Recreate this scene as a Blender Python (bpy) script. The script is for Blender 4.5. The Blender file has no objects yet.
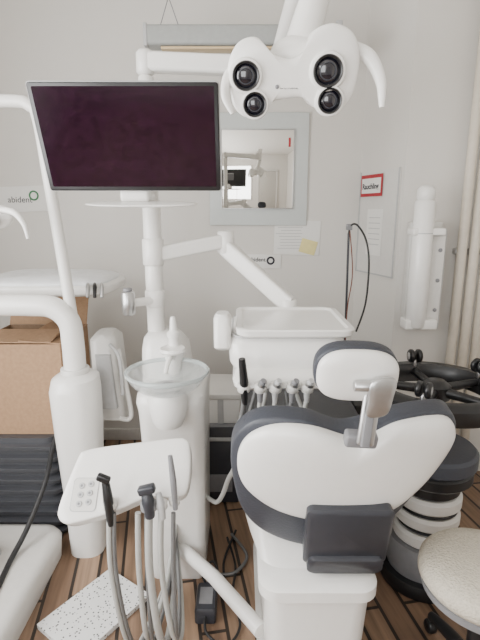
import bpy, bmesh, math, random
from mathutils import Vector, Matrix, Euler
random.seed(3)
C = bpy.context.scene.collection

# ---------------------------------------------------------------- materials
def mat(name, col, rough=0.4, metal=0.0, bump=0.0, bscale=40, var=0.04, trans=0.0, coat=0.0, emis=None, es=0, alpha=1):
    m = bpy.data.materials.new(name); m.use_nodes = True
    nt = m.node_tree; b = nt.nodes['Principled BSDF']
    b.inputs['Roughness'].default_value = rough
    b.inputs['Metallic'].default_value = metal
    b.inputs['Transmission Weight'].default_value = trans
    b.inputs['Coat Weight'].default_value = coat
    b.inputs['Alpha'].default_value = alpha
    tc = nt.nodes.new('ShaderNodeTexCoord')
    n = nt.nodes.new('ShaderNodeTexNoise'); n.inputs['Scale'].default_value = bscale
    nt.links.new(tc.outputs['Object'], n.inputs['Vector'])
    r = nt.nodes.new('ShaderNodeValToRGB')
    r.color_ramp.elements[0].position = .3; r.color_ramp.elements[1].position = .7
    r.color_ramp.elements[0].color = tuple(max(0, c*(1-var)) for c in col)+(1,)
    r.color_ramp.elements[1].color = tuple(min(1, c*(1+var)) for c in col)+(1,)
    nt.links.new(n.outputs['Fac'], r.inputs['Fac']); nt.links.new(r.outputs['Color'], b.inputs['Base Color'])
    if bump:
        bp = nt.nodes.new('ShaderNodeBump'); bp.inputs['Strength'].default_value = bump
        bp.inputs['Distance'].default_value = .01
        nt.links.new(n.outputs['Fac'], bp.inputs['Height']); nt.links.new(bp.outputs['Normal'], b.inputs['Normal'])
    if emis:
        b.inputs['Emission Color'].default_value = emis+(1,); b.inputs['Emission Strength'].default_value = es
    return m

WHITE = mat('white_plastic', (.80, .785, .755), .28, var=.01, coat=.2)
WHITE2 = mat('offwhite_plastic', (.66, .645, .615), .35, var=.02)
LGREY = mat('light_grey', (.46, .46, .46), .4)
GREY = mat('grey_plastic', (.20, .20, .21), .4)
DARK = mat('charcoal_upholstery', (.038, .042, .054), .45, bump=.15, bscale=150)
DARK2 = mat('dark_plastic', (.032, .034, .042), .38)
BLACK = mat('black_plastic', (.010, .010, .011), .35)
RUBBER = mat('black_rubber', (.015, .015, .016), .6)
SCREEN = mat('screen_glass', (.013, .003, .010), .12, var=.3)  # faint reddish reflection is put into the dark base colour
METAL = mat('brushed_metal', (.50, .50, .50), .32, .9)
HOSE = mat('grey_hose', (.40, .40, .38), .45)
HOSED = mat('dark_grey_hose', (.13, .13, .13), .45)
WALL = mat('wall_paint', (.68, .655, .615), .9, bump=.1, bscale=220, var=.012)
WALLP = mat('ceiling_paint', (.80, .78, .74), .9, var=.01)
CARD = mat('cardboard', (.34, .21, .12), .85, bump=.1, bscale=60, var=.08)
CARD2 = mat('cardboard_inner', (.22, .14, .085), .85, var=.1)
CRATE = mat('crate_plastic', (.06, .062, .07), .4)
PAPER = mat('paper', (.78, .77, .74), .8, var=.01)
YEL = mat('sticky_note', (.75, .66, .30), .8)
RED = mat('red_print', (.38, .025, .035), .6)
INK = mat('ink', (.03, .03, .04), .7)
GREENI = mat('green_ink', (.05, .18, .08), .7)
FROST = mat('frosted_glass', (.58, .61, .60), .25, var=.01)
MIRROR = mat('mirror_silver', (.80, .79, .76), .02, 1.0, var=.0)
PIPE = mat('cream_pipe_paint', (.64, .58, .49), .45)
LENS = mat('lamp_lens', (.008, .008, .014), .08, coat=1)
BOWL = mat('bowl_glass', (.80, .84, .84), .05, trans=.6, var=.01, coat=.5, alpha=.42)
BOWLRIM = mat('bowl_rim_glass', (.80, .86, .86), .06, trans=.6, var=.01, coat=.5)
FABRIC = mat('stool_vinyl', (.56, .51, .42), .7, bump=.6, bscale=160, var=.12)
LAMPG = mat('lamp_housing', (.34, .35, .34), .4)
LAMPY = mat('lamp_louver', (.55, .42, .25), .3, .3)
DOORM = mat('door_paint', (.50, .48, .44), .6)
SKIRT = mat('baseboard_paint', (.6, .58, .55), .5)
PANE = mat('window_pane', (.8, .85, .9), .3, emis=(.85, .92, 1.0), es=1.6)
FILM = mat('plastic_film', (.74, .75, .76), .3, bump=.9, bscale=14, var=.08)

def floor_mat():
    m = bpy.data.materials.new('wood_floor'); m.use_nodes = True; nt = m.node_tree; b = nt.nodes['Principled BSDF']
    tc = nt.nodes.new('ShaderNodeTexCoord'); mp = nt.nodes.new('ShaderNodeMapping')
    mp.inputs['Rotation'].default_value = (0, 0, math.radians(80)); nt.links.new(tc.outputs['Object'], mp.inputs['Vector'])
    br = nt.nodes.new('ShaderNodeTexBrick'); br.offset = .37
    br.inputs['Scale'].default_value = 1; br.inputs['Brick Width'].default_value = .7; br.inputs['Row Height'].default_value = .10
    br.inputs['Mortar Size'].default_value = .007
    br.inputs['Color1'].default_value = (.30, .195, .125, 1); br.inputs['Color2'].default_value = (.18, .11, .07, 1)
    br.inputs['Mortar'].default_value = (.022, .015, .011, 1)
    nt.links.new(mp.outputs['Vector'], br.inputs['Vector'])
    mp2 = nt.nodes.new('ShaderNodeMapping'); mp2.inputs['Scale'].default_value = (3, 45, 3)
    nt.links.new(mp.outputs['Vector'], mp2.inputs['Vector'])
    n = nt.nodes.new('ShaderNodeTexNoise'); n.inputs['Scale'].default_value = 1.0; n.inputs['Detail'].default_value = 6
    nt.links.new(mp2.outputs['Vector'], n.inputs['Vector'])
    mx = nt.nodes.new('ShaderNodeMixRGB'); mx.blend_type = 'OVERLAY'; mx.inputs['Fac'].default_value = .7
    nt.links.new(br.outputs['Color'], mx.inputs['Color1']); nt.links.new(n.outputs['Fac'], mx.inputs['Color2'])
    nt.links.new(mx.outputs['Color'], b.inputs['Base Color']); b.inputs['Roughness'].default_value = .5
    return m
def speck_mat():
    m = bpy.data.materials.new('terrazzo'); m.use_nodes = True; nt = m.node_tree; b = nt.nodes['Principled BSDF']
    tc = nt.nodes.new('ShaderNodeTexCoord'); v = nt.nodes.new('ShaderNodeTexVoronoi'); v.inputs['Scale'].default_value = 75
    nt.links.new(tc.outputs['Object'], v.inputs['Vector'])
    r = nt.nodes.new('ShaderNodeValToRGB'); r.color_ramp.interpolation = 'CONSTANT'
    r.color_ramp.elements[0].color = (.03, .03, .035, 1); r.color_ramp.elements[1].color = (.74, .74, .73, 1)
    r.color_ramp.elements[1].position = .25
    nt.links.new(v.outputs['Distance'], r.inputs['Fac']); nt.links.new(r.outputs['Color'], b.inputs['Base Color'])
    b.inputs['Roughness'].default_value = .4
    return m
FLOOR = floor_mat(); TERR = speck_mat()

# ---------------------------------------------------------------- helpers
def root(name, loc=(0, 0, 0)):
    e = bpy.data.objects.new(name, None); e.location = loc; e.empty_display_size = .05
    C.objects.link(e); return e
def finish(bm, name, m, parent, smooth=True, angle=40):
    bmesh.ops.recalc_face_normals(bm, faces=bm.faces)
    me = bpy.data.meshes.new(name); bm.to_mesh(me); bm.free()
    me.materials.append(m)
    o = bpy.data.objects.new(name, me); C.objects.link(o)
    if smooth:
        for p in me.polygons: p.use_smooth = True
        try: me.set_sharp_from_angle(angle=math.radians(angle))
        except Exception: pass
    if parent:
        o.parent = parent; o.matrix_parent_inverse = Matrix.Translation(-Vector(parent.location))
    return o
def basis(o, u, v, n):
    u = Vector(u).normalized(); v = Vector(v).normalized(); n = Vector(n).normalized()
    M = Matrix.Identity(4)
    for i in range(3):
        M[i][0] = u[i]; M[i][1] = v[i]; M[i][2] = n[i]; M[i][3] = o[i]
    return M
def rbox(name, c, s, m, parent=None, bev=.004, rot=(0, 0, 0), seg=3):
    bm = bmesh.new(); bmesh.ops.create_cube(bm, size=1)
    bmesh.ops.scale(bm, vec=s, verts=bm.verts)
    if bev > 0:
        bmesh.ops.bevel(bm, geom=list(bm.edges), offset=min(bev, min(s)*.49), segments=seg, profile=.5, affect='EDGES')
    bmesh.ops.transform(bm, matrix=Matrix.Translation(c) @ Euler([math.radians(a) for a in rot]).to_matrix().to_4x4(), verts=bm.verts)
    return finish(bm, name, m, parent)
def catmull(pts, n, closed=False):
    P = [Vector(p) for p in pts]; L = len(P); out = []
    rng = range(L) if closed else range(L-1)
    for i in rng:
        if closed: a, b, c, d = P[(i-1) % L], P[i], P[(i+1) % L], P[(i+2) % L]
        else: a, b, c, d = P[max(i-1, 0)], P[i], P[i+1], P[min(i+2, L-1)]
        for k in range(n):
            t = k/n
            out.append(.5*((2*b)+(c-a)*t+(2*a-5*b+4*c-d)*t*t+(3*b-a-3*c+d)*t**3))
    if not closed: out.append(P[-1])
    return out
def tube(name, pts, r, m, parent=None, n=8, seg=12, smooth=True, flat=1.0):
    P = catmull(pts, n) if smooth else [Vector(p) for p in pts]
    N = len(P); bm = bmesh.new()
    if isinstance(r, (int, float)): R = [r]*N
    else:
        R = []
        for i in range(N):
            t = i/(N-1)*(len(r)-1); k = min(int(t), len(r)-2); R.append(r[k]+(r[k+1]-r[k])*(t-k))
    T = [(P[min(i+1, N-1)]-P[max(i-1, 0)]).normalized() for i in range(N)]
    up = Vector((0, 0, 1)) if abs(T[0].z) < .9 else Vector((1, 0, 0))
    nrm = (up-T[0]*up.dot(T[0])).normalized(); rings = []
    for i in range(N):
        nrm = (nrm-T[i]*nrm.dot(T[i])).normalized(); bi = T[i].cross(nrm)
        rings.append([bm.verts.new(P[i]+(nrm*math.cos(a)+bi*math.sin(a)*flat)*R[i]) for a in [2*math.pi*k/seg for k in range(seg)]])
    for i in range(N-1):
        for k in range(seg):
            bm.faces.new((rings[i][k], rings[i][(k+1) % seg], rings[i+1][(k+1) % seg], rings[i+1][k]))
    bm.faces.new(rings[0]); bm.faces.new(rings[-1])
    return finish(bm, name, m, parent)
def lathe(name, prof, c, m, parent=None, axis=(0, 0, 1), seg=40, sx=1, sy=1, angle=40):
    bm = bmesh.new(); rings = []
    q = Vector((0, 0, 1)).rotation_difference(Vector(axis).normalized()).to_matrix().to_4x4()
    M = Matrix.Translation(c) @ q
    for r, h in prof:
        if r < 1e-6: rings.append([bm.verts.new(M @ Vector((0, 0, h)))])
        else: rings.append([bm.verts.new(M @ Vector((r*sx*math.cos(2*math.pi*k/seg), r*sy*math.sin(2*math.pi*k/seg), h))) for k in range(seg)])
    for a, b in zip(rings[:-1], rings[1:]):
        for k in range(seg):
            k2 = (k+1) % seg
            if len(a) == 1 and len(b) == 1: continue
            if len(a) == 1: bm.faces.new((a[0], b[k], b[k2]))
            elif len(b) == 1: bm.faces.new((a[k], a[k2], b[0]))
            else: bm.faces.new((a[k], a[k2], b[k2], b[k]))
    return finish(bm, name, m, parent, angle=angle)
def cyl(name, p0, p1, r, m, parent=None, r2=None, bev=.002, seg=32):
    p0 = Vector(p0); p1 = Vector(p1); h = (p1-p0).length; r2 = r if r2 is None else r2
    b = min(bev, r*.4, h*.4)
    return lathe(name, [(0, 0), (r-b, 0), (r, b), (r2, h-b), (r2-b if r2 > b else r2, h), (0, h)], p0, m, parent, axis=p1-p0, seg=seg, angle=50)
def ball(name, c, r, m, parent=None, s=(1, 1, 1)):
    bm = bmesh.new(); bmesh.ops.create_uvsphere(bm, u_segments=28, v_segments=16, radius=r)
    bmesh.ops.scale(bm, vec=s, verts=bm.verts); bmesh.ops.translate(bm, vec=c, verts=bm.verts)
    return finish(bm, name, m, parent, angle=80)
def pillow(name, outline, M, front, back, m, parent=None, bend=0, bendv=0, p=3.0, n=6, edge=0.0, smooth=True):
    pts = catmull([(a, b, 0) for a, b in outline], n, True) if smooth else [Vector((a, b, 0)) for a, b in outline]
    c = sum(pts, Vector())/len(pts); bm = bmesh.new(); N = len(pts)
    S = [1, .995, .985, .965, .93, .88, .78, .62, .42, .2]
    def ring(s, sg, H):
        h = sg*(edge/2+H*(max(0, 1-s**p))**.5); out = []
        for q in pts:
            w = c+(q-c)*s
            out.append(bm.verts.new(M @ Vector((w.x, w.y, h+bend*w.x**2+bendv*w.y**2))))
        return out
    rf = [ring(s, 1, front) for s in S]
    rb = [ring(s, -1, back) for s in (S if edge > 0 else S[1:])]
    for seq in (rf, ([] if edge > 0 else [rf[0]])+rb):
        for a, b in zip(seq[:-1], seq[1:]):
            for k in range(N): bm.faces.new((a[k], a[(k+1) % N], b[(k+1) % N], b[k]))
        cv = bm.verts.new(sum((v.co for v in seq[-1]), Vector())/N)
        for k in range(N): bm.faces.new((seq[-1][k], seq[-1][(k+1) % N], cv))
    if edge > 0:
        for k in range(N): bm.faces.new((rf[0][k], rf[0][(k+1) % N], rb[0][(k+1) % N], rb[0][k]))
    return finish(bm, name, m, parent, angle=60)
def loft(name, levels, m, parent=None, cr=.03, k=6, M=None, angle=45):
    bm = bmesh.new(); rings = []
    for L in levels:
        z, x0, x1, y0, y1 = L[:5]; c = L[5] if len(L) > 5 else cr
        c = min(c, (x1-x0)*.49, (y1-y0)*.49); ring = []
        for cx, cy, a0 in ((x1-c, y1-c, 0), (x0+c, y1-c, 90), (x0+c, y0+c, 180), (x1-c, y0+c, 270)):
            for i in range(k+1):
                a = math.radians(a0+90*i/k); v = Vector((cx+c*math.cos(a), cy+c*math.sin(a), z))
                ring.append(bm.verts.new(M @ v if M else v))
        rings.append(ring)
    N = len(rings[0])
    for a, b in zip(rings[:-1], rings[1:]):
        for i in range(N): bm.faces.new((a[i], a[(i+1) % N], b[(i+1) % N], b[i]))
    bm.faces.new(rings[0]); bm.faces.new(rings[-1])
    return finish(bm, name, m, parent, angle=angle)
def prism(name, poly, z0, z1, m, parent=None):
    bm = bmesh.new()
    a = [bm.verts.new((x, y, z0)) for x, y in poly]; b = [bm.verts.new((x, y, z1)) for x, y in poly]; N = len(poly)
    for i in range(N): bm.faces.new((a[i], a[(i+1) % N], b[(i+1) % N], b[i]))
    bm.faces.new(a); bm.faces.new(b)
    return finish(bm, name, m, parent, smooth=False)
def text(name, s, loc, size, m, parent, rot=(90, 0, 0), off=0):
    cu = bpy.data.curves.new(name, 'FONT'); cu.body = s; cu.size = size; cu.extrude = .0004; cu.offset = off
    cu.materials.append(m); o = bpy.data.objects.new(name, cu); C.objects.link(o)
    o.rotation_euler = [math.radians(a) for a in rot]; o.location = Vector(loc)
    if parent:
        o.parent = parent; o.matrix_parent_inverse = Matrix.Translation(-Vector(parent.location))
    return o

# ---------------------------------------------------------------- room
XL, XR, YF, YB, H = -1.75, 1.75, -1.6, 2.9, 2.85
PY = 2.5
rbox('floor', ((XL+XR)/2, (YF+YB)/2, -.05), (XR-XL+.2, YB-YF+.2, .1), FLOOR, bev=0)
rbox('ceiling', ((XL+XR)/2, (YF+YB)/2, H+.05), (XR-XL+.2, YB-YF+.2, .1), WALLP, bev=0)
rbox('wall_back', (0, YB+.05, H/2), (XR-XL+.2, .1, H), WALL, bev=0)
rbox('wall_front', (0, YF-.05, H/2), (XR-XL+.2, .1, H), WALL, bev=0)
rbox('wall_left', (XL-.05, (YF+YB)/2, H/2), (.1, YB-YF, H), WALL, bev=0)
rbox('wall_right', (XR+.05, (YF+YB)/2, H/2), (.1, YB-YF, H), WALL, bev=0)
prism('wall_pillar', [(.718, YB), (.848, PY), (XR, PY), (XR, YB)], 0, H, WALL)
rbox('baseboard_back', ((XL+.718)/2, YB-.008, .04), (.718-XL, .016, .08), SKIRT, bev=.003)
rbox('baseboard_left', (XL+.008, (YF+YB)/2, .04), (.016, YB-YF, .08), SKIRT, bev=.003)
def window(name, c, w, h, axis):
    R = root(name, c); t = .05
    def part(nm, a, z, sa, sz, d, mm, th=.04):
        if axis == 'x': rbox(nm, (c[0]+d, c[1]+a, c[2]+z), (th, sa, sz), mm, R, .004)
        else: rbox(nm, (c[0]+a, c[1]+d, c[2]+z), (sa, th, sz), mm, R, .004)
    for nm, a, z, sa, sz in (('frame_top', 0, h/2, w+t, t), ('frame_bottom', 0, -h/2, w+t, t), ('frame_side_1', -w/2, 0, t, h), ('frame_side_2', w/2, 0, t, h), ('mullion', 0, 0, t, h)):
        part(nm, a, z, sa, sz, .021, WHITE2)
    part('pane', 0, 0, w, h, .007, PANE, .01)
window('window_1', (XL, .3, 1.55), 2.2, 1.5, 'x')
window('window_2', (-.75, YF, 1.55), 1.4, 1.5, 'y')
D = root('door_1', (.75, YF+.02, 0))
rbox('leaf', (.75, YF+.03, 1.02), (.85, .04, 2.03), DOORM, D, .004)
rbox('casing_left', (.29, YF+.035, 1.04), (.07, .06, 2.07), WHITE2, D, .004)
rbox('casing_right', (1.21, YF+.035, 1.04), (.07, .06, 2.07), WHITE2, D, .004)
rbox('casing_top', (.75, YF+.035, 2.11), (.99, .06, .07), WHITE2, D, .004)
cyl('handle', (.42, YF+.05, 1.05), (.42, YF+.10, 1.05), .012, METAL, D)
tube('lever', [(.42, YF+.10, 1.05), (.54, YF+.10, 1.05)], .009, METAL, D, smooth=False)

R = root('heating_pipes', (1.2, 2.44, 0))
for i, x in enumerate((1.150, 1.215, 1.28)):
    cyl('pipe_%d' % (i+1), (x, 2.43, 0), (x, 2.43, H), .024, PIPE, R)
for z in (.5, 1.3, 2.6):
    rbox('clamp_%d' % int(z*10), (1.215, 2.475, z), (.17, .045, .03), METAL, R, .003)

# ---------------------------------------------------------------- wall things
R = root('wall_mirror', (.11, 2.88, 1.74))
rbox('frosted_border', (.11, 2.89, 1.745), (.585, .016, .64), FROST, R, .004)
rbox('mirror_glass', (.104, 2.878, 1.747), (.42, .008, .44), MIRROR, R, .001)
rbox('bezel_top', (.104, 2.877, 1.97), (.43, .012, .006), METAL, R, .001)
rbox('bezel_bottom', (.104, 2.877, 1.524), (.43, .012, .006), METAL, R, .001)
rbox('bezel_left', (-.109, 2.877, 1.747), (.006, .012, .45), METAL, R, .001)
rbox('bezel_right', (.317, 2.877, 1.747), (.006, .012, .45), METAL, R, .001)
rbox('small_sticker', (.29, 2.872, 1.90), (.012, .002, .05), RED, R, 0)
R = root('paper_notice', (.35, 2.89, 1.35))
rbox('sheet', (.35, 2.896, 1.35), (.28, .004, .21), PAPER, R, .0005, (0, 2, 0))
for i in range(9):
    rbox('text_line_%d' % i, (.30+.02*random.random(), 2.893, 1.43-i*.018), (.12+.05*random.random(), .002, .003), LGREY, R, 0)
rbox('sticky_note', (.42, 2.891, 1.295), (.1, .003, .085), YEL, R, .0005, (0, 15, 0))
R = root('paper_notice', (.15, 2.89, 1.2))
rbox('sheet', (.15, 2.896, 1.205), (.21, .004, .085), PAPER, R, .0005, (0, 1, 0))
text('lettering', 'abident', (.055, 2.893, 1.205), .035, INK, R, off=.0005)
lathe('logo', [(.014, 0), (.026, 0), (.026, .002), (.014, .002), (.014, 0)], (.19, 2.893, 1.21), INK, R, axis=(0, -1, 0))
R = root('paper_notice', (-1.3, 2.89, 1.58))
rbox('sheet', (-1.3, 2.896, 1.58), (.3, .004, .15), PAPER, R, .0005, (0, -2, 0))
text('lettering', 'abident', (-1.40, 2.893, 1.56), .05, INK, R)
lathe('logo', [(.02, 0), (.03, 0), (.03, .002), (.02, .002), (.02, 0)], (-1.24, 2.893, 1.6), GREENI, R, axis=(0, -1, 0))

pd = Vector((.130, -.40, 0)).normalized(); pn = Vector((pd.y, -pd.x, 0)); po = Vector((.718, 2.9, 0))
Mp = basis(po, pd, (0, 0, 1), pn)
def onwall(name, s0, s1, z0, z1, d0, d1, m, par, c=.001):
    return loft(name, [(d0, s0, s1, z0, z1, c), (d1, s0, s1, z0, z1, c)], m, par, M=Mp, k=1)
R = root('notice_board', (.78, 2.7, 1.45))
onwall('board', .025, .395, 1.15, 1.73, .001, .010, WHITE2, R)
onwall('sheet', .12, .27, 1.26, 1.52, .010, .012, PAPER, R)
for i in range(6): onwall('text_line_%d' % i, .14, .25, 1.47-i*.03, 1.474-i*.03, .012, .013, LGREY, R, .0005)
onwall('edge_strip', .025, .033, 1.15, 1.73, .010, .014, LGREY, R)
onwall('edge_strip_near', .387, .395, 1.15, 1.73, .010, .014, LGREY, R)
onwall('edge_strip_low', .025, .395, 1.15, 1.158, .010, .014, LGREY, R)
R = root('warning_sign', (.76, 2.7, 1.65))
onwall('red_border', .045, .255, 1.59, 1.71, .015, .018, RED, R)
onwall('white_field', .058, .242, 1.608, 1.690, .018, .020, PAPER, R)
q = Mp @ Vector((.064, 1.632, .0205))
text('lettering', 'Rauchling', q, .042, INK, R, (90, 0, math.degrees(math.atan2(pd.y, pd.x))), off=.0012)

# pendant lamp
R = root('pendant_light', (.02, 2.5, 2.33))
loft('housing', [(-.44, -.05, .05, -.045, .045, .015), (.46, -.05, .05, -.045, .045, .015)], LAMPG, R,
     M=basis((0, 2.5, 2.325), (0, 1, 0), (0, 0, 1), (1, 0, 0)))
rbox('louver', (.02, 2.5, 2.272), (.8, .07, .012), LAMPY, R, .002)
rbox('end_cap', (.47, 2.5, 2.33), (.03, .11, .11), LGREY, R, .006)
rbox('end_cap_left', (-.45, 2.5, 2.325), (.02, .105, .1), LGREY, R, .006)
for x in (-.34, .34):
    tube('wire_a', [(x-.05, 2.5, 2.36), (x, 2.5, 2.50)], .0022, GREY, R, smooth=False, seg=6)
    tube('wire_b', [(x+.05, 2.5, 2.36), (x, 2.5, 2.50)], .0022, GREY, R, smooth=False, seg=6)
    tube('wire_c', [(x, 2.5, 2.50), (x, 2.5, H)], .0022, GREY, R, smooth=False, seg=6)
    cyl('ceiling_rose', (x, 2.5, H-.02), (x, 2.5, H), .02, LGREY, R)

# ---------------------------------------------------------------- dental unit
U = root('dental_unit', (-.26, 1.8, 0))
loft('cabinet', [(0, -.37, -.15, 1.66, 1.99, .03), (.03, -.375, -.145, 1.65, 2.0, .03), (.5, -.38, -.14, 1.64, 2.0, .04), (.76, -.39, -.135, 1.62, 2.0, .05),
                 (.80, -.395, -.13, 1.60, 2.0, .06), (.83, -.39, -.135, 1.61, 2.0, .05), (.845, -.375, -.15, 1.63, 1.99, .05)], WHITE, U)
loft('rear_tower', [(.83, -.40, -.20, 1.76, 2.0, .05), (.96, -.40, -.22, 1.78, 2.0, .05), (1.0, -.395, -.25, 1.80, 1.99, .05), (1.02, -.38, -.27, 1.82, 1.97, .05)], WHITE, U)
loft('seam', [(.60, -.3835, -.1365, 1.635, 1.9, .045), (.603, -.3835, -.1365, 1.635, 1.9, .045)], LGREY, U)
bc = (-.262, 1.585, 0)
lathe('bowl_support', [(.05, .74), (.06, .76), (.07, .80), (.075, .84), (.065, .868), (0, .868)], bc, WHITE, U)
lathe('bowl', [(.02, .868), (.07, .872), (.10, .882), (.128, .908), (.145, .940), (.141, .940), (.124, .911), (.096, .887), (.068, .877), (.02, .873), (.02, .868)], bc, BOWL, U, seg=56)
lathe('bowl_rim', [(.139, .938), (.146, .936), (.151, .943), (.150, .951), (.144, .953), (.139, .947), (.139, .938)], bc, BOWLRIM, U, seg=56)
lathe('bowl_strainer', [(0, .880), (.045, .882), (.058, .886), (.058, .890), (.04, .893), (.03, .888), (0, .888)], bc, LGREY, U)
lathe('bowl_drain', [(.0, .899), (.022, .897), (.03, .891), (.012, .888)], bc, GREY, U)
lathe('spout_tower', [(.032, .84), (.03, .94), (.038, .965), (.042, .99), (.036, 1.0), (.02, 1.005), (.018, 1.03), (.024, 1.04), (.024, 1.055), (.014, 1.065), (.012, 1.10), (.009, 1.115), (0, 1.118)], (-.255, 1.72, 0), WHITE, U)
tube('bowl_rinse_pipe', [(-.255, 1.70, .96), (-.258, 1.66, .975), (-.265, 1.62, .96), (-.27, 1.60, .93)], [.013, .011, .009, .008], WHITE, U)
lathe('cup_platform', [(0, 0), (.044, .0), (.05, .008), (.046, .018), (0, .015)], (-.255, 1.685, .985), WHITE, U)
cyl('pole_lower', (-.352, 1.9, .98), (-.352, 1.9, 1.55), .036, WHITE, U)
cyl('pole_upper', (-.352, 1.9, 1.5), (-.352, 1.9, 2.0), .029, WHITE, U, bev=.008)
cyl('pole_collar', (-.352, 1.9, 1.29), (-.352, 1.9, 1.40), .043, WHITE, U, bev=.006)
cyl('pole_collar_low', (-.352, 1.9, 1.12), (-.352, 1.9, 1.19), .041, WHITE, U, bev=.006)
tube('monitor_bracket', [(-.352, 1.88, 1.56), (-.352, 1.75, 1.55), (-.36, 1.66, 1.60)], [.022, .022, .025], WHITE, U)
tube('side_arm', [(-.352, 1.88, 1.15), (-.40, 1.84, 1.15), (-.44, 1.80, 1.15)], .017, WHITE, U)
cyl('side_arm_joint', (-.44, 1.80, 1.105), (-.44, 1.80, 1.20), .026, METAL, U, bev=.006)
cyl('side_arm_knob', (-.44, 1.80, 1.20), (-.44, 1.80, 1.212), .018, GREY, U)
def boxarm(name, a, b, w, h, m, par):
    a = Vector(a); b = Vector(b); d = (b-a); L = d.length; d.normalize()
    s = d.cross(Vector((0, 0, 1))).normalized(); v = s.cross(d)
    return loft(name, [(0, -w/2, w/2, -h/2, h/2, .012), (L, -w/2, w/2, -h/2, h/2, .012)], m, par, M=basis(a, s, v, d), k=4)
boxarm('boom_arm', (-.34, 1.9, 1.335), (-.055, 2.0, 1.385), .05, .06, WHITE, U)
cyl('boom_elbow', (-.06, 2.0, 1.33), (-.06, 2.0, 1.425), .036, WHITE, U, bev=.006)
boxarm('spring_arm', (-.06, 1.995, 1.355), (.20, 1.90, 1.13), .055, .07, WHITE, U)
cyl('spring_arm_joint', (.20, 1.90, 1.00), (.20, 1.90, 1.15), .035, WHITE, U)
rbox('boom_to_delivery', (.2, 1.865, 1.02), (.09, .09, .06), WHITE, U, .01)
tube('floor_frame', [(-.27, 1.68, .16), (-.10, 1.50, .155), (.07, 1.27, .15)], .026, WHITE, U, smooth=False, seg=18)
tube('supply_hose', [(-.15, 1.72, .36), (-.10, 1.68, .35), (-.07, 1.62, .42), (-.045, 1.57, .52), (-.02, 1.53, .60), (-.01, 1.55, .70)], .009, HOSE, U)

# monitor
tilt = math.radians(21.5)
vU = Vector((0, -math.sin(tilt), math.cos(tilt))); nU = Vector((0, -math.cos(tilt), -math.sin(tilt)))
mc = Vector((-.345, 1.539, 1.722)); R = root('computer_monitor', mc)
Mm = basis(mc, (1, 0, 0), vU, nU)
loft('casing', [(-.028, -.25, .25, -.14, .14, .02), (-.018, -.277, .277, -.158, .158, .012), (.002, -.281, .281, -.1615, .1615, .008), (.004, -.2795, .2795, -.16, .16, .008)], BLACK, R, M=Mm, k=4)
loft('rim', [(-.012, -.284, .284, -.164, .164, .01), (-.002, -.284, .284, -.164, .164, .01)], LGREY, R, M=Mm, k=4)
loft('screen', [(.003, -.268, .268, -.147, .151, .003), (.0052, -.268, .268, -.147, .151, .003)], SCREEN, R, M=Mm, k=2)
rbox('rear_mount', mc-nU*.05, (.12, .05, .12), GREY, R, .01, (-21.5, 0, 0))
bm_out = []
for i in range(24):
    a = 2*math.pi*i/24; bm_out.append((.19*math.copysign(abs(math.cos(a))**.8, math.cos(a)), .065*math.sin(a)))
pillow('handle_shelf', bm_out, basis((-.333, 1.62, 1.529), (1, 0, 0), (0, 1, .12), (0, -.12, 1)), .007, .010, WHITE, R, n=2)
rbox('shelf_stem', (-.355, 1.64, 1.56), (.10, .05, .05), WHITE, R, .012)

# ---------------------------------------------------------------- operating light
L = root('dental_operating_light', (.127, 1.25, 1.83))
boxarm('horizontal_arm', (-.352, 1.9, 2.045), (.14, 1.86, 2.015), .06, .066, WHITE, L)
cyl('pole_cap', (-.352, 1.9, 2.0), (-.352, 1.9, 2.085), .034, WHITE, L, bev=.01)
cyl('elbow', (.14, 1.86, 1.98), (.14, 1.86, 2.07), .038, WHITE, L, bev=.008)
tube('spring_arm', [(.14, 1.86, 2.05), (.18, 1.62, 2.17), (.215, 1.36, 2.26)], [.03, .032, .03], WHITE, L)
ball('spring_arm_end', (.215, 1.34, 2.25), .042, WHITE, L)
tube('drop_arm', [(.215, 1.34, 2.24), (.20, 1.32, 2.08), (.175, 1.30, 1.98), (.145, 1.29, 1.88)], [.03, .034, .040, .046], WHITE, L)
cyl('drop_arm_ring', (.203, 1.325, 2.075), (.201, 1.323, 2.06), .038, LGREY, L)
ball('yoke_joint', (.145, 1.285, 1.885), .055, WHITE, L, s=(1.3, .9, .8))
hp = [(230, 85), (228, 62), (238, 42), (256, 37), (270, 50), (288, 56), (303, 50), (311, 32), (330, 25), (350, 33), (359, 55), (357, 85), (348, 101), (332, 107), (316, 102), (304, 93), (286, 94), (272, 98), (262, 110), (246, 112), (234, 102)]
hd = [((a-293)*.0024, (72-b)*.0023) for a, b in hp]
ln = Vector((0, -.965, -.26)); lv = Vector((0, -.26, .965))
hc = Vector((.127, 1.25, 1.828))
pillow('head', hd, basis(hc, (1, 0, 0), lv, ln), .014, .05, WHITE, L, p=6, edge=.035)
def lens(i, x, z, r):
    c = hc+Vector((x-.127, 0, 0))+lv*((z-1.828)/.965)+ln*.028
    lathe('lens_housing_%d' % i, [(r*1.0, -.01), (r*1.28, -.004), (r*1.26, .008), (r*1.16, .014), (r*1.02, .015), (r*.98, .008)], c, WHITE, L, axis=ln)
    lathe('lens_ring_%d' % i, [(r*1.04, .0), (r*1.05, .014), (r*.96, .018), (r*.86, .016), (r*.82, .008), (r*.8, .0)], c, BLACK, L, axis=ln)
    lathe('lens_%d' % i, [(r*.84, .007), (r*.6, .011), (r*.3, .014), (0, .015)], c, LENS, L, axis=ln)
    lathe('lens_inner_%d' % i, [(r*.55, .0118), (r*.58, .0135), (r*.52, .0138), (r*.50, .0125)], c, DARK2, L, axis=ln)  # painted reflection: a lighter ring laid on the dark lens
lens(1, .014, 1.828, .032); lens(2, .036, 1.768, .028); lens(3, .209, 1.838, .035); lens(4, .219, 1.776, .029)
q = hc+lv*(-.028)+ln*.0325+Vector((-.03, 0, 0))
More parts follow.
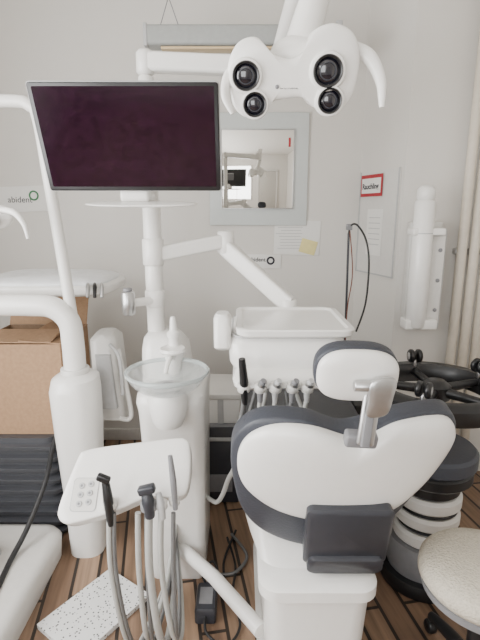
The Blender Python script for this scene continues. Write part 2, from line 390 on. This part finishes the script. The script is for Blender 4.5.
text('logo', 'Dentalia', q, .013, GREY, L, (75, 0, 0))
ball('logo_dot', q+Vector((-.007, 0, .005)), .005, GREY, L)
tube('handle_left', [(-.004, 1.25, 1.85), (-.03, 1.235, 1.82), (-.036, 1.225, 1.775), (-.018, 1.22, 1.735)], [.014, .013, .011, .006], WHITE, L, flat=.7)
tube('handle_right', [(.27, 1.25, 1.89), (.312, 1.235, 1.865), (.34, 1.225, 1.81), (.345, 1.22, 1.75)], [.018, .017, .013, .006], WHITE, L, flat=.7)

# ---------------------------------------------------------------- delivery system
R = root('instrument_delivery_tray', (.17, 1.65, 1.0))
loft('body', [(.935, .02, .30, 1.56, 1.80, .04), (.95, -.01, .33, 1.52, 1.83, .05), (1.0, -.035, .355, 1.495, 1.85, .05), (1.06, -.04, .36, 1.51, 1.86, .05), (1.085, -.035, .355, 1.53, 1.86, .05), (1.095, -.02, .34, 1.54, 1.85, .05)], WHITE, R)
loft('holder_lip', [(.925, -.01, .30, 1.455, 1.60, .03), (.935, -.02, .31, 1.445, 1.62, .03), (.955, -.025, .315, 1.45, 1.64, .03), (.985, -.01, .30, 1.49, 1.64, .03)], WHITE, R)
loft('gasket', [(1.0865, -.030, .350, 1.515, 1.86, .05), (1.093, -.030, .350, 1.515, 1.86, .05)], LGREY, R)
loft('tray', [(1.092, .0, .375, 1.50, 1.86, .04), (1.10, -.012, .385, 1.488, 1.88, .045), (1.118, -.015, .388, 1.485, 1.885, .045), (1.122, -.012, .385, 1.488, 1.882, .045), (1.122, .005, .368, 1.505, 1.865, .035), (1.114, .012, .361, 1.512, 1.858, .03)], WHITE, R)
loft('side_handle', [(1.04, -.085, -.035, 1.53, 1.60, .02), (1.05, -.09, -.03, 1.52, 1.61, .02), (1.15, -.09, -.03, 1.52, 1.61, .02), (1.165, -.08, -.04, 1.53, 1.60, .02)], WHITE, R)
rbox('handle_link', (-.03, 1.57, 1.07), (.05, .04, .03), WHITE, R, .01)
ball('handle_tip', (.365, 1.55, 1.03), .022, LGREY, R, s=(.6, 1, 1))
for i, x in enumerate((.012, .067, .117, .173, .222)):
    cyl('holder_%d' % i, (x, 1.448, .925), (x, 1.438, .955), .021, WHITE2, R, bev=.004)
    if i == 0:
        tube('instrument_%d' % i, [(x+.004, 1.445, .88), (x+.001, 1.432, .96), (x-.006, 1.42, 1.045)], [.009, .015, .011], BLACK, R)
    else:
        tube('instrument_%d' % i, [(x, 1.448, .885), (x, 1.435, .94), (x+.010, 1.418, .972)], [.008, .013, .010], GREY if i % 2 else LGREY, R)
        tube('instrument_collar_%d' % i, [(x+.004, 1.431, .950), (x+.007, 1.427, .960)], .0145, METAL, R, smooth=False)
    zz = .74+.03*(i % 3)
    tube('hose_%d' % i, [(x, 1.448, .90), (x-.006, 1.45, .84), (x-.03+.012*i, 1.49, zz), (x+.01, 1.57, zz+.02), (x*.7+.05, 1.63, .86), (x*.7+.05, 1.65, .95)], .0075, HOSED if i in (0, 3) else HOSE, R)

# ---------------------------------------------------------------- dental chair
R = root('dental_chair', (.29, 1.4, 0))
cv = Vector((0, -.25, .968)); cn = Vector((0, -.968, -.25)); cu = Vector((1, 0, .0))
bo = Vector((.288, 1.17, .768))
Mb = basis(bo, cu, cv, cn)
sh = [(350, 431), (310, 419), (276, 420), (251, 435), (241, 461), (246, 490), (268, 512), (300, 525), (345, 530), (395, 520), (424, 494), (444, 458), (449, 432), (434, 413), (395, 414), (368, 426)]
pillow('back_shell', [((a-345)*.00284, (480-b)*.0031) for a, b in sh], Mb, .035, .02, WHITE, R, bend=-.35, p=4, edge=.01)
cs = [(345, 428), (305, 417), (265, 419), (242, 438), (235, 464), (238, 500), (247, 535), (268, 560), (305, 575), (345, 578), (378, 570), (403, 545), (425, 510), (445, 470), (453, 445), (451, 426), (436, 412), (392, 414)]
Mc = basis(bo-cn*.045, cu, cv, cn)
pillow('back_cushion', [((a-345)*.00286, (480-b)*.0031) for a, b in cs], Mc, .022, .03, DARK, R, bend=-.35, p=6, edge=.045)
Mh = basis((.278, 1.045, 1.125), (1, 0, -.03), cv, cn)
he = [(.095*math.copysign(abs(math.cos(a))**.7, math.cos(a)), .068*math.copysign(abs(math.sin(a))**.75, math.sin(a))) for a in [2*math.pi*i/28 for i in range(28)]]
pillow('headrest_shell', [(a*1.02, b*1.02-.001) for a, b in he], Mh, .022, .015, WHITE, R, p=3, n=2, edge=.006)
pillow('headrest_cushion', [(a*1.06, b*1.06-.002) for a, b in he], basis(Vector((.278, 1.045, 1.125))-cn*.025, (1, 0, -.03), cv, cn), .012, .030, DARK, R, p=5, n=2, edge=.02)
cyl('headrest_hinge', (.262, 1.008, 1.112), (.345, 1.008, 1.109), .013, METAL, R)
pillow('headrest_bracket', [(-.026, .045), (.026, .045), (.03, 0), (.022, -.045), (-.022, -.045), (-.028, 0)], basis((.322, 1.003, 1.085), (1, 0, .1), (.1, -.1, 1), (0, -1, -.1)), .008, .012, METAL, R, edge=.008)
rbox('headrest_stem', (.308, 1.03, 1.02), (.042, .014, .13), METAL, R, .005, (-10, 8, 0))
rbox('headrest_stem_rail', (.304, 1.018, 1.01), (.022, .01, .11), GREY, R, .003, (-10, 8, 0))
rbox('headrest_guide', (.298, 1.055, .955), (.08, .035, .038), GREY, R, .008, (14, 4, 0))
Md = basis((.308, 1.165, .60), cu, cv, cn)
loft('rear_cover', [(-.04, -.118, .118, -.11, .105, .02), (.01, -.123, .122, -.115, .108, .02), (.02, -.113, .112, -.105, .098, .02)], DARK2, R, M=Md)
loft('rear_cover_lower', [(-.02, -.112, .11, -.135, -.07, .02), (.028, -.112, .11, -.135, -.07, .02), (.034, -.105, .103, -.13, -.075, .02)], DARK2, R, M=Md)
loft('seat_shell', [(.44, .06, .42, 1.20, 1.70, .08), (.48, .03, .44, 1.27, 1.80, .09), (.55, .0, .48, 1.34, 1.90, .10), (.60, -.01, .50, 1.38, 1.95, .10), (.615, .01, .48, 1.40, 1.93, .1)], WHITE, R)
loft('seat_cushion', [(.60, .04, .48, 1.38, 2.10, .1), (.62, .02, .50, 1.37, 2.15, .1), (.67, .02, .50, 1.37, 2.15, .1), (.69, .05, .47, 1.39, 2.12, .1)], DARK, R)
loft('base_lip', [(.385, .07, .395, 1.15, 1.75, .06), (.395, .055, .41, 1.13, 1.77, .06), (.43, .055, .41, 1.13, 1.77, .06), (.445, .07, .395, 1.15, 1.75, .06)], WHITE, R)
loft('base_gap', [(.375, .082, .388, 1.165, 1.72, .06), (.39, .082, .388, 1.165, 1.72, .06)], GREY, R)
loft('base_column', [(.03, .08, .38, 1.17, 1.6, .06), (.378, .075, .395, 1.15, 1.68, .06)], WHITE, R)
loft('base_foot', [(0, .06, .42, 1.05, 1.9, .08), (.03, .06, .42, 1.05, 1.9, .08), (.045, .08, .40, 1.07, 1.88, .08)], WHITE2, R)

# ---------------------------------------------------------------- assistant panel
R = root('assistant_instrument_panel', (-.34, 1.3, .68))
pp = [(77, 458), (82, 453), (100, 449), (140, 444), (174, 440), (184, 441), (189, 448), (191, 470), (189, 490), (184, 497), (174, 499), (150, 499), (118, 512), (90, 520), (76, 522), (68, 517), (66, 508), (70, 485)]
an = Vector((0, -.72, .69)); av = Vector((0, .69, .72))
Ma = basis((-.343, 1.30, .681), (1, 0, 0), av, an)
pillow('panel', [((a-130)*.0031, (482-b)*.0031) for a, b in pp], Ma, .008, .02, WHITE, R, p=14, edge=.050)
loft('lower_housing', [(-.075, -.10, .13, -.03, .06, .03), (-.02, -.13, .16, -.045, .09, .03)], WHITE2, R, M=Ma)
loft('keypad', [(.028, -.163, -.085, -.092, .006, .012), (.0342, -.163, -.085, -.092, .006, .012)], LGREY, R, M=Ma)
loft('keypad_face', [(.030, -.161, -.087, -.090, .004, .012), (.0350, -.161, -.087, -.090, .004, .012)], WHITE2, R, M=Ma)
for i in range(3):
    for j in range(2):
        q = Ma @ Vector((-.137+.027*j, -.018-.026*i+.005*j, .0348))
        lathe('key_%d%d' % (i, j), [(0, .003), (.0085, .003), (.0095, 0)], q, LGREY, R, axis=an, seg=16)
        lathe('key_icon_%d%d' % (i, j), [(0, .0036), (.0035, .0036), (.004, .0028)], q, GREY, R, axis=an, seg=12)
tube('support_arm', [(-.33, 1.34, .65), (-.31, 1.45, .60), (-.29, 1.56, .56), (-.27, 1.66, .55)], .028, WHITE, R)
inst = [(-.385, 1.205, .745, .60, BLACK, .015), (-.268, 1.20, .715, .63, DARK2, .019), (-.232, 1.205, .70, .62, LGREY, .012), (-.196, 1.222, .81, .64, GREY, .010)]
for i, (x, y, zt, zb, m_, r_) in enumerate(inst):
    tube('instrument_%d' % i, [(x-.008, y+.01, zt), (x, y, (zt+zb)/2+.01), (x+.004, y, zb)], [r_*.7, r_, r_*.75], m_, R)
    cyl('holder_%d' % i, (x, y+.012, .648), (x, y+.010, .672), r_+.006, WHITE2 if i != 1 else GREY, R, bev=.003)
rbox('syringe_head', (-.395, 1.208, .75), (.04, .02, .022), BLACK, R, .006, (0, 25, 0))
rbox('suction_head', (-.270, 1.20, .72), (.05, .028, .024), DARK2, R, .006, (0, -15, 0))
hs = [(-.385, -.355, .008, HOSE), (-.37, -.34, .006, HOSED), (-.268, -.25, .012, HOSE), (-.275, -.29, .007, HOSED), (-.232, -.20, .009, HOSE), (-.196, -.21, .007, HOSED), (-.30, -.30, .009, HOSE)]
for i, (x, x2, r_, m_) in enumerate(hs):
    tube('hose_%d' % i, [(x, 1.205, .64), (x-.005, 1.20, .45), ((x+x2)/2, 1.22, .2), (x2, 1.30, .05+.012*i), (x2*.6-.1, 1.46, .06+.012*i), (-.26, 1.64, .14+.02*i), (-.26, 1.67, .2+.02*i)], r_, m_, R)

# ---------------------------------------------------------------- second dental unit (left)
R = root('dental_unit', (-.69, 1.85, 0))
loft('column', [(0, -.77, -.62, 1.78, 1.94, .06), (.3, -.775, -.62, 1.77, 1.95, .06), (.60, -.785, -.60, 1.75, 1.95, .07), (.78, -.79, -.595, 1.74, 1.95, .08), (.83, -.78, -.60, 1.75, 1.95, .08), (.85, -.75, -.63, 1.78, 1.92, .06)], WHITE, R)
tube('bent_pipe', [(-.69, 1.85, .82), (-.69, 1.85, .98), (-.70, 1.85, 1.07), (-.76, 1.85, 1.125), (-.85, 1.85, 1.135), (-1.05, 1.85, 1.135), (-1.2, 1.85, 1.13)], .045, WHITE, R, seg=24)
cyl('pipe_collar', (-.69, 1.85, .83), (-.69, 1.85, .87), .058, WHITE2, R)
tube('lamp_pole', [(-.69, 1.87, 1.05), (-.705, 1.87, 1.25), (-.735, 1.87, 1.60), (-.757, 1.87, 1.84), (-.785, 1.87, 1.89), (-.85, 1.87, 1.905), (-1.1, 1.87, 1.90)], .023, WHITE, R, seg=16)
tube('lamp_drop', [(-1.08, 1.87, 1.90), (-1.06, 1.82, 1.7), (-1.0, 1.76, 1.52)], .018, WHITE, R)
pillow('lamp_head', [(-.13, .0), (-.10, .045), (0, .05), (.08, .045), (.11, .01), (.08, -.03), (0, -.04), (-.1, -.04)], basis((-.93, 1.72, 1.48), (1, 0, 0), (0, .25, .97), (0, -.97, .25)), .03, .05, WHITE, R)
tube('lamp_handle', [(-.85, 1.70, 1.51), (-.80, 1.69, 1.50), (-.765, 1.68, 1.46), (-.755, 1.68, 1.41)], [.012, .012, .009, .006], WHITE, R)
lathe('lamp_lens', [(.028, 0), (.03, .01), (.02, .014), (0, .015)], (-.88, 1.685, 1.475), LENS, R, axis=(0, -1, 0))
loft('rear_console', [(.55, -.66, -.54, 2.02, 2.16, .03), (.80, -.68, -.55, 2.0, 2.18, .04), (.94, -.68, -.56, 2.0, 2.18, .04), (.965, -.66, -.58, 2.02, 2.16, .04)], WHITE2, R)
loft('console_panel', [(.62, -.635, -.565, 1.99, 2.05, .01), (.88, -.65, -.58, 1.985, 2.05, .01)], LGREY, R)
tube('console_link', [(-.69, 1.93, .7), (-.66, 2.0, .68), (-.62, 2.05, .7)], .03, WHITE2, R)
tube('console_arm', [(-.55, 2.02, .90), (-.53, 2.0, .80), (-.50, 1.98, .62), (-.51, 1.97, .58), (-.55, 1.98, .58)], .011, WHITE2, R)
tube('console_arm_2', [(-.58, 1.99, .93), (-.535, 1.97, .87), (-.53, 1.97, .70)], .008, LGREY, R)
tray = [(-.28, -.16), (0, -.19), (.24, -.17), (.30, -.05), (.27, .15), (0, .2), (-.28, .18)]
pillow('tray', tray, basis((-.86, 2.16, 1.175), (1, 0, 0), (0, 1, .03), (0, -.03, 1)), .03, .03, WHITE, R, edge=.02)
pillow('film_cover', [(a*.95, b*.95) for a, b in tray], basis((-.87, 2.16, 1.20), (1, 0, 0), (0, 1, .03), (0, -.03, 1)), .03, .01, FILM, R, edge=.004)
tube('tray_support', [(-.95, 2.16, 1.15), (-.95, 2.05, 1.13), (-.95, 1.87, 1.13)], .03, WHITE, R)
for i, x in enumerate((-.66, -.63, -.60)):
    tube('tray_instrument_%d' % i, [(x, 2.0, 1.20), (x+.01, 1.965, 1.19), (x+.015, 1.94, 1.15)], [.006, .009, .007], METAL if i != 1 else BLACK, R)

R = root('dental_chair_base', (-1.05, 1.35, 0))
loft('plate', [(0, -1.4, -.80, .85, 1.86, .08), (.10, -1.4, -.79, .85, 1.86, .08), (.12, -1.39, -.80, .86, 1.85, .08), (.13, -1.36, -.83, .89, 1.82, .07)], WHITE2, R)
loft('riser', [(.12, -1.30, -.98, 1.0, 1.7, .06), (.24, -1.28, -1.0, 1.05, 1.65, .06)], LGREY, R)
tube('power_cable', [(-.80, 1.885, .56), (-.83, 1.875, .48), (-.86, 1.84, .34), (-.90, 1.72, .2), (-.92, 1.6, .142), (-.90, 1.4, .137), (-.93, 1.2, .137)], .011, RUBBER, R)
R = root('plastic_crate_stack', (-1.05, 2.15, 0))
for i in range(9):
    z = .0+i*.055; d = .006*(i % 2)
    loft('crate_%d' % i, [(z, -1.34, -.83+d, 1.93, 2.42, .05), (z+.022, -1.345, -.82+d, 1.92, 2.42, .05), (z+.026, -1.345, -.82+d, 1.92, 2.42, .05), (z+.030, -1.32, -.85, 1.95, 2.42, .05), (z+.055, -1.32, -.85, 1.95, 2.42, .05)], CRATE, R)
R = root('cardboard_box', (-1.0, 2.15, .5))
bx0, bx1, by0, by1, bz0, bz1 = -1.2, -.80, 1.99, 2.36, .497, .93
rbox('bottom', ((bx0+bx1)/2, (by0+by1)/2, bz0+.004), (bx1-bx0, by1-by0, .006), CARD, R, 0)
rbox('side_front', ((bx0+bx1)/2, by0, (bz0+bz1)/2), (bx1-bx0, .006, bz1-bz0), CARD, R, 0)
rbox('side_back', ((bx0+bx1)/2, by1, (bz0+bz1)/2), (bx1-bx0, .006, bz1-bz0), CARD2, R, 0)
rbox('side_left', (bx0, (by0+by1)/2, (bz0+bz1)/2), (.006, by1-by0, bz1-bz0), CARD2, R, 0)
rbox('side_right', (bx1, (by0+by1)/2, (bz0+bz1)/2), (.006, by1-by0, bz1-bz0), CARD, R, 0)
rbox('flap_right', (bx1-.09, (by0+by1)/2, bz1+.008), (.19, by1-by0, .005), CARD, R, 0, (0, 4, 0))
rbox('flap_front', ((bx0+bx1)/2-.02, by0+.07, bz1+.02), (bx1-bx0-.04, .15, .005), CARD, R, 0, (9, 0, 0))
rbox('flap_back', ((bx0+bx1)/2, by1+.03, bz1+.07), (bx1-bx0, .005, .15), CARD, R, 0, (-25, 0, 0))

# ---------------------------------------------------------------- floor things
R = root('terrazzo_slab', (-.556, 1.53, .01))
A = Vector((.178, -.125, 0)).normalized(); B = Vector((A.y, -A.x, 0))
loft('slab', [(0.001, -.125, .115, -.175, .165, .004), (.02, -.125, .115, -.175, .165, .004)], TERR, R, M=basis((-.548, 1.49, 0), A, -B, (0, 0, 1)), k=2)
R = root('power_supply', (-.13, 1.5, .03))
loft('housing', [(0, -.17, -.09, 1.44, 1.58, .012), (.05, -.17, -.09, 1.44, 1.58, .012), (.06, -.165, -.095, 1.445, 1.575, .012)], DARK2, R)
rbox('label', (-.13, 1.51, .061), (.05, .08, .002), GREY, R, 0)
tube('cord', [(-.13, 1.44, .03), (-.12, 1.38, .02), (-.05, 1.34, .012), (.0, 1.42, .012), (-.03, 1.56, .012), (-.02, 1.72, .012), (-.06, 1.9, .012)], .005, RUBBER, R)
tube('cord_2', [(-.13, 1.58, .03), (-.15, 1.60, .08), (-.11, 1.62, .12), (-.08, 1.58, .08), (-.06, 1.6, .02), (-.07, 1.75, .012), (-.02, 1.95, .012)], .005, RUBBER, R)
tube('cord_3', [(-.15, 1.58, .03), (-.10, 1.66, .015), (-.02, 1.68, .015), (.03, 1.78, .015), (-.04, 1.92, .015)], .007, HOSED, R)

R = root('computer_tower', (-.1, 2.35, 0))
rbox('case', (-.10, 2.40, .22), (.19, .42, .44), GREY, R, .008)
rbox('front_bezel', (-.10, 2.187, .22), (.18, .01, .43), DARK2, R, .004)
rbox('drive_slot', (-.10, 2.18, .37), (.14, .006, .02), LGREY, R, .002)
rbox('vent', (-.10, 2.18, .12), (.12, .006, .10), GREY, R, .002)
R = root('paper_carton', (-.1, 2.4, .45))
rbox('carton', (-.10, 2.37, .515), (.2, .3, .15), PAPER, R, .004)
rbox('tape', (-.10, 2.218, .515), (.03, .002, .15), LGREY, R, 0)
rbox('carton_lid', (-.10, 2.37, .585), (.21, .31, .03), WHITE2, R, .004)
R = root('storage_cabinet', (.2, 2.6, 0))
rbox('carcass', (.22, 2.68, .35), (.4, .4, .7), LGREY, R, .006)
for i in range(3):
    rbox('drawer_%d' % i, (.22, 2.475, .12+.23*i), (.37, .015, .21), GREY, R, .004)
    rbox('pull_%d' % i, (.22, 2.463, .19+.23*i), (.14, .012, .012), METAL, R, .003)

# ---------------------------------------------------------------- right side
R = root('gooseneck_stand', (.54, 2.3, 0))
lathe('foot', [(0, 0), (.09, 0), (.09, .012), (.02, .025), (0, .025)], (.56, 2.37, 0), BLACK, R)
tube('rod', [(.56, 2.37, .02), (.555, 2.37, .8), (.545, 2.37, 1.40)], .006, DARK2, R)
tube('gooseneck', [(.545, 2.37, 1.39), (.55, 2.36, 1.435), (.58, 2.35, 1.44), (.625, 2.34, 1.37), (.645, 2.33, 1.25), (.64, 2.33, 1.05), (.60, 2.33, .90)], .005, BLACK, R)
rbox('clip', (.545, 2.365, 1.43), (.03, .02, .03), GREY, R, .004)
tube('brown_cord', [(.548, 2.365, 1.42), (.57, 2.35, 1.2), (.555, 2.36, 1.0), (.555, 2.36, .7)], .003, mat('brown_cord', (.16, .05, .03), .5), R)

R = root('xray_arm_bracket', (.9, 2.35, 1.3))
cyl('post', (.89, 2.30, .93), (.89, 2.30, 1.56), .049, WHITE, R, bev=.01)
cyl('post_cap', (.89, 2.30, 1.55), (.89, 2.30, 1.625), .043, WHITE, R, bev=.02)
cyl('post_seam', (.89, 2.30, 1.40), (.89, 2.30, 1.405), .0495, LGREY, R, bev=.0005)
rbox('wall_plate', (.965, 2.47, 1.17), (.17, .055, .57), WHITE2, R, .01)
rbox('hinge_block', (.965, 2.385, 1.17), (.115, .13, .51), LGREY, R, .012)
rbox('hinge_cover', (.972, 2.316, 1.17), (.075, .02, .44), WHITE2, R, .006)
rbox('hinge_top', (.91, 2.31, 1.41), (.16, .09, .035), WHITE, R, .008)
rbox('hinge_bottom', (.91, 2.31, .95), (.16, .09, .05), WHITE, R, .008)
for z in (1.02, 1.17, 1.32): cyl('bolt_%d' % int(z*100), (.985, 2.30, z), (.985, 2.307, z), .010, GREY, R)

R = root('stacked_stool', (.77, 1.70, 0))
cx, cy = .77, 1.70
lathe('lower_seat', [(0, 0.0), (.17, .0), (.18, .03), (.17, .06), (0, .06)], (cx, cy, 0), BLACK, R)
lathe('seat_1', [(0, .06), (.14, .06), (.15, .10), (.15, .16), (.14, .19), (0, .19)], (cx, cy, 0), GREY, R)
for i, (z0, z1, rr, m_) in enumerate(((.19, .25, .125, WHITE2), (.25, .275, .115, BLACK), (.275, .33, .13, WHITE2), (.33, .35, .12, BLACK), (.35, .41, .13, WHITE2), (.41, .47, .12, BLACK), (.47, .53, .16, BLACK), (.53, .60, .17, DARK))):
    lathe('layer_%d' % i, [(0, z0), (rr-.012, z0), (rr, z0+.012), (rr, z1-.012), (rr-.012, z1), (0, z1)], (cx, cy, 0), m_, R)
cyl('gas_lift', (cx, cy, .59), (cx, cy, .82), .03, BLACK, R)
lathe('foot_ring', [(.20, .79), (.255, .79), (.27, .81), (.268, .85), (.25, .865), (.215, .865), (.20, .84), (.20, .79)], (cx-.01, cy, 0), BLACK, R, seg=56)
lathe('hub', [(0, .80), (.055, .80), (.055, .85), (.03, .87), (0, .87)], (cx-.01, cy, 0), BLACK, R)
for k in range(5):
    a = math.radians(72*k+20); dx, dy = math.cos(a), math.sin(a)
    tube('spoke_%d' % k, [(cx-.01+.04*dx, cy+.04*dy, .83), (cx-.01+.22*dx, cy+.22*dy, .835)], [.020, .014], BLACK, R, smooth=False)
    px_, py_ = cx-.01+.215*dx, cy+.215*dy
    cyl('caster_stem_%d' % k, (px_, py_, .85), (px_, py_, .885), .010, METAL, R)
    for s in (-1, 1):
        cyl('caster_wheel_%d_%d' % (k, s), (px_+s*.006*-dy, py_+s*.006*dx, .90), (px_+s*.026*-dy, py_+s*.026*dx, .90), .029, BLACK, R, bev=.005)
        cyl('caster_cap_%d_%d' % (k, s), (px_+s*.026*-dy, py_+s*.026*dx, .90), (px_+s*.028*-dy, py_+s*.028*dx, .90), .015, LGREY, R)

R = root('black_cabinet', (.6, 2.1, 0))  # black box added to fill the dark, partly shadowed area behind the chair
rbox('carcass', (.61, 2.10, .32), (.17, .24, .64), BLACK, R, .006)
rbox('drawer_front_1', (.61, 1.975, .16), (.16, .012, .27), DARK2, R, .004)
rbox('drawer_front_2', (.61, 1.975, .46), (.16, .012, .27), DARK2, R, .004)

R = root('stool', (.73, 1.2, 0))
sx, sy = .735, 1.19
lathe('seat', [(0, .40), (.15, .40), (.175, .41), (.188, .43), (.186, .455), (.168, .475), (.12, .485), (0, .488)], (sx, sy, 0), FABRIC, R, seg=56, angle=80)
lathe('seat_pan', [(0, .37), (.14, .37), (.175, .385), (.178, .405), (.16, .41), (0, .41)], (sx, sy, 0), GREY, R, seg=48)
cyl('gas_lift', (sx, sy, .08), (sx, sy, .38), .026, BLACK, R)
for k in range(5):
    a = math.radians(72*k+100); dx, dy = math.cos(a), math.sin(a)
    tube('leg_%d' % k, [(sx, sy, .12), (sx+.12*dx, sy+.12*dy, .10), (sx+.22*dx, sy+.22*dy, .07)], [.026, .022, .016], BLACK, R)
    cyl('caster_%d' % k, (sx+.22*dx-.015*dy, sy+.22*dy+.015*dx, .026), (sx+.22*dx+.015*dy, sy+.22*dy-.015*dx, .026), .025, BLACK, R, bev=.005)
    cyl('caster_stem_%d' % k, (sx+.22*dx, sy+.22*dy, .03), (sx+.22*dx, sy+.22*dy, .07), .008, METAL, R)

# ---------------------------------------------------------------- lights, world, camera
def area(name, loc, rot, sx_, sy_, e, col):
    l = bpy.data.lights.new(name, 'AREA'); l.shape = 'RECTANGLE'; l.size = sx_; l.size_y = sy_; l.energy = e; l.color = col
    o = bpy.data.objects.new(name, l); C.objects.link(o); o.location = loc; o.rotation_euler = [math.radians(a) for a in rot]
area('window_daylight_left', (XL+.06, .3, 1.55), (0, -90, 0), 1.5, 2.2, 105, (1.0, .985, .965))
area('window_daylight_front', (-.75, YF+.06, 1.55), (90, 0, 0), 1.4, 1.5, 30, (1.0, .985, .965))
w = bpy.data.worlds.new('World'); bpy.context.scene.world = w; w.use_nodes = True
w.node_tree.nodes['Background'].inputs[0].default_value = (.8, .88, 1, 1); w.node_tree.nodes['Background'].inputs[1].default_value = .3
cam = bpy.data.cameras.new('Camera'); co = bpy.data.objects.new('Camera', cam); C.objects.link(co)
co.location = (0, 0, 1.5); co.rotation_euler = (math.radians(77), 0, 0)
cam.sensor_fit = 'VERTICAL'; cam.sensor_height = 36; cam.lens = 465/640*36; cam.clip_start = .02
bpy.context.scene.camera = co
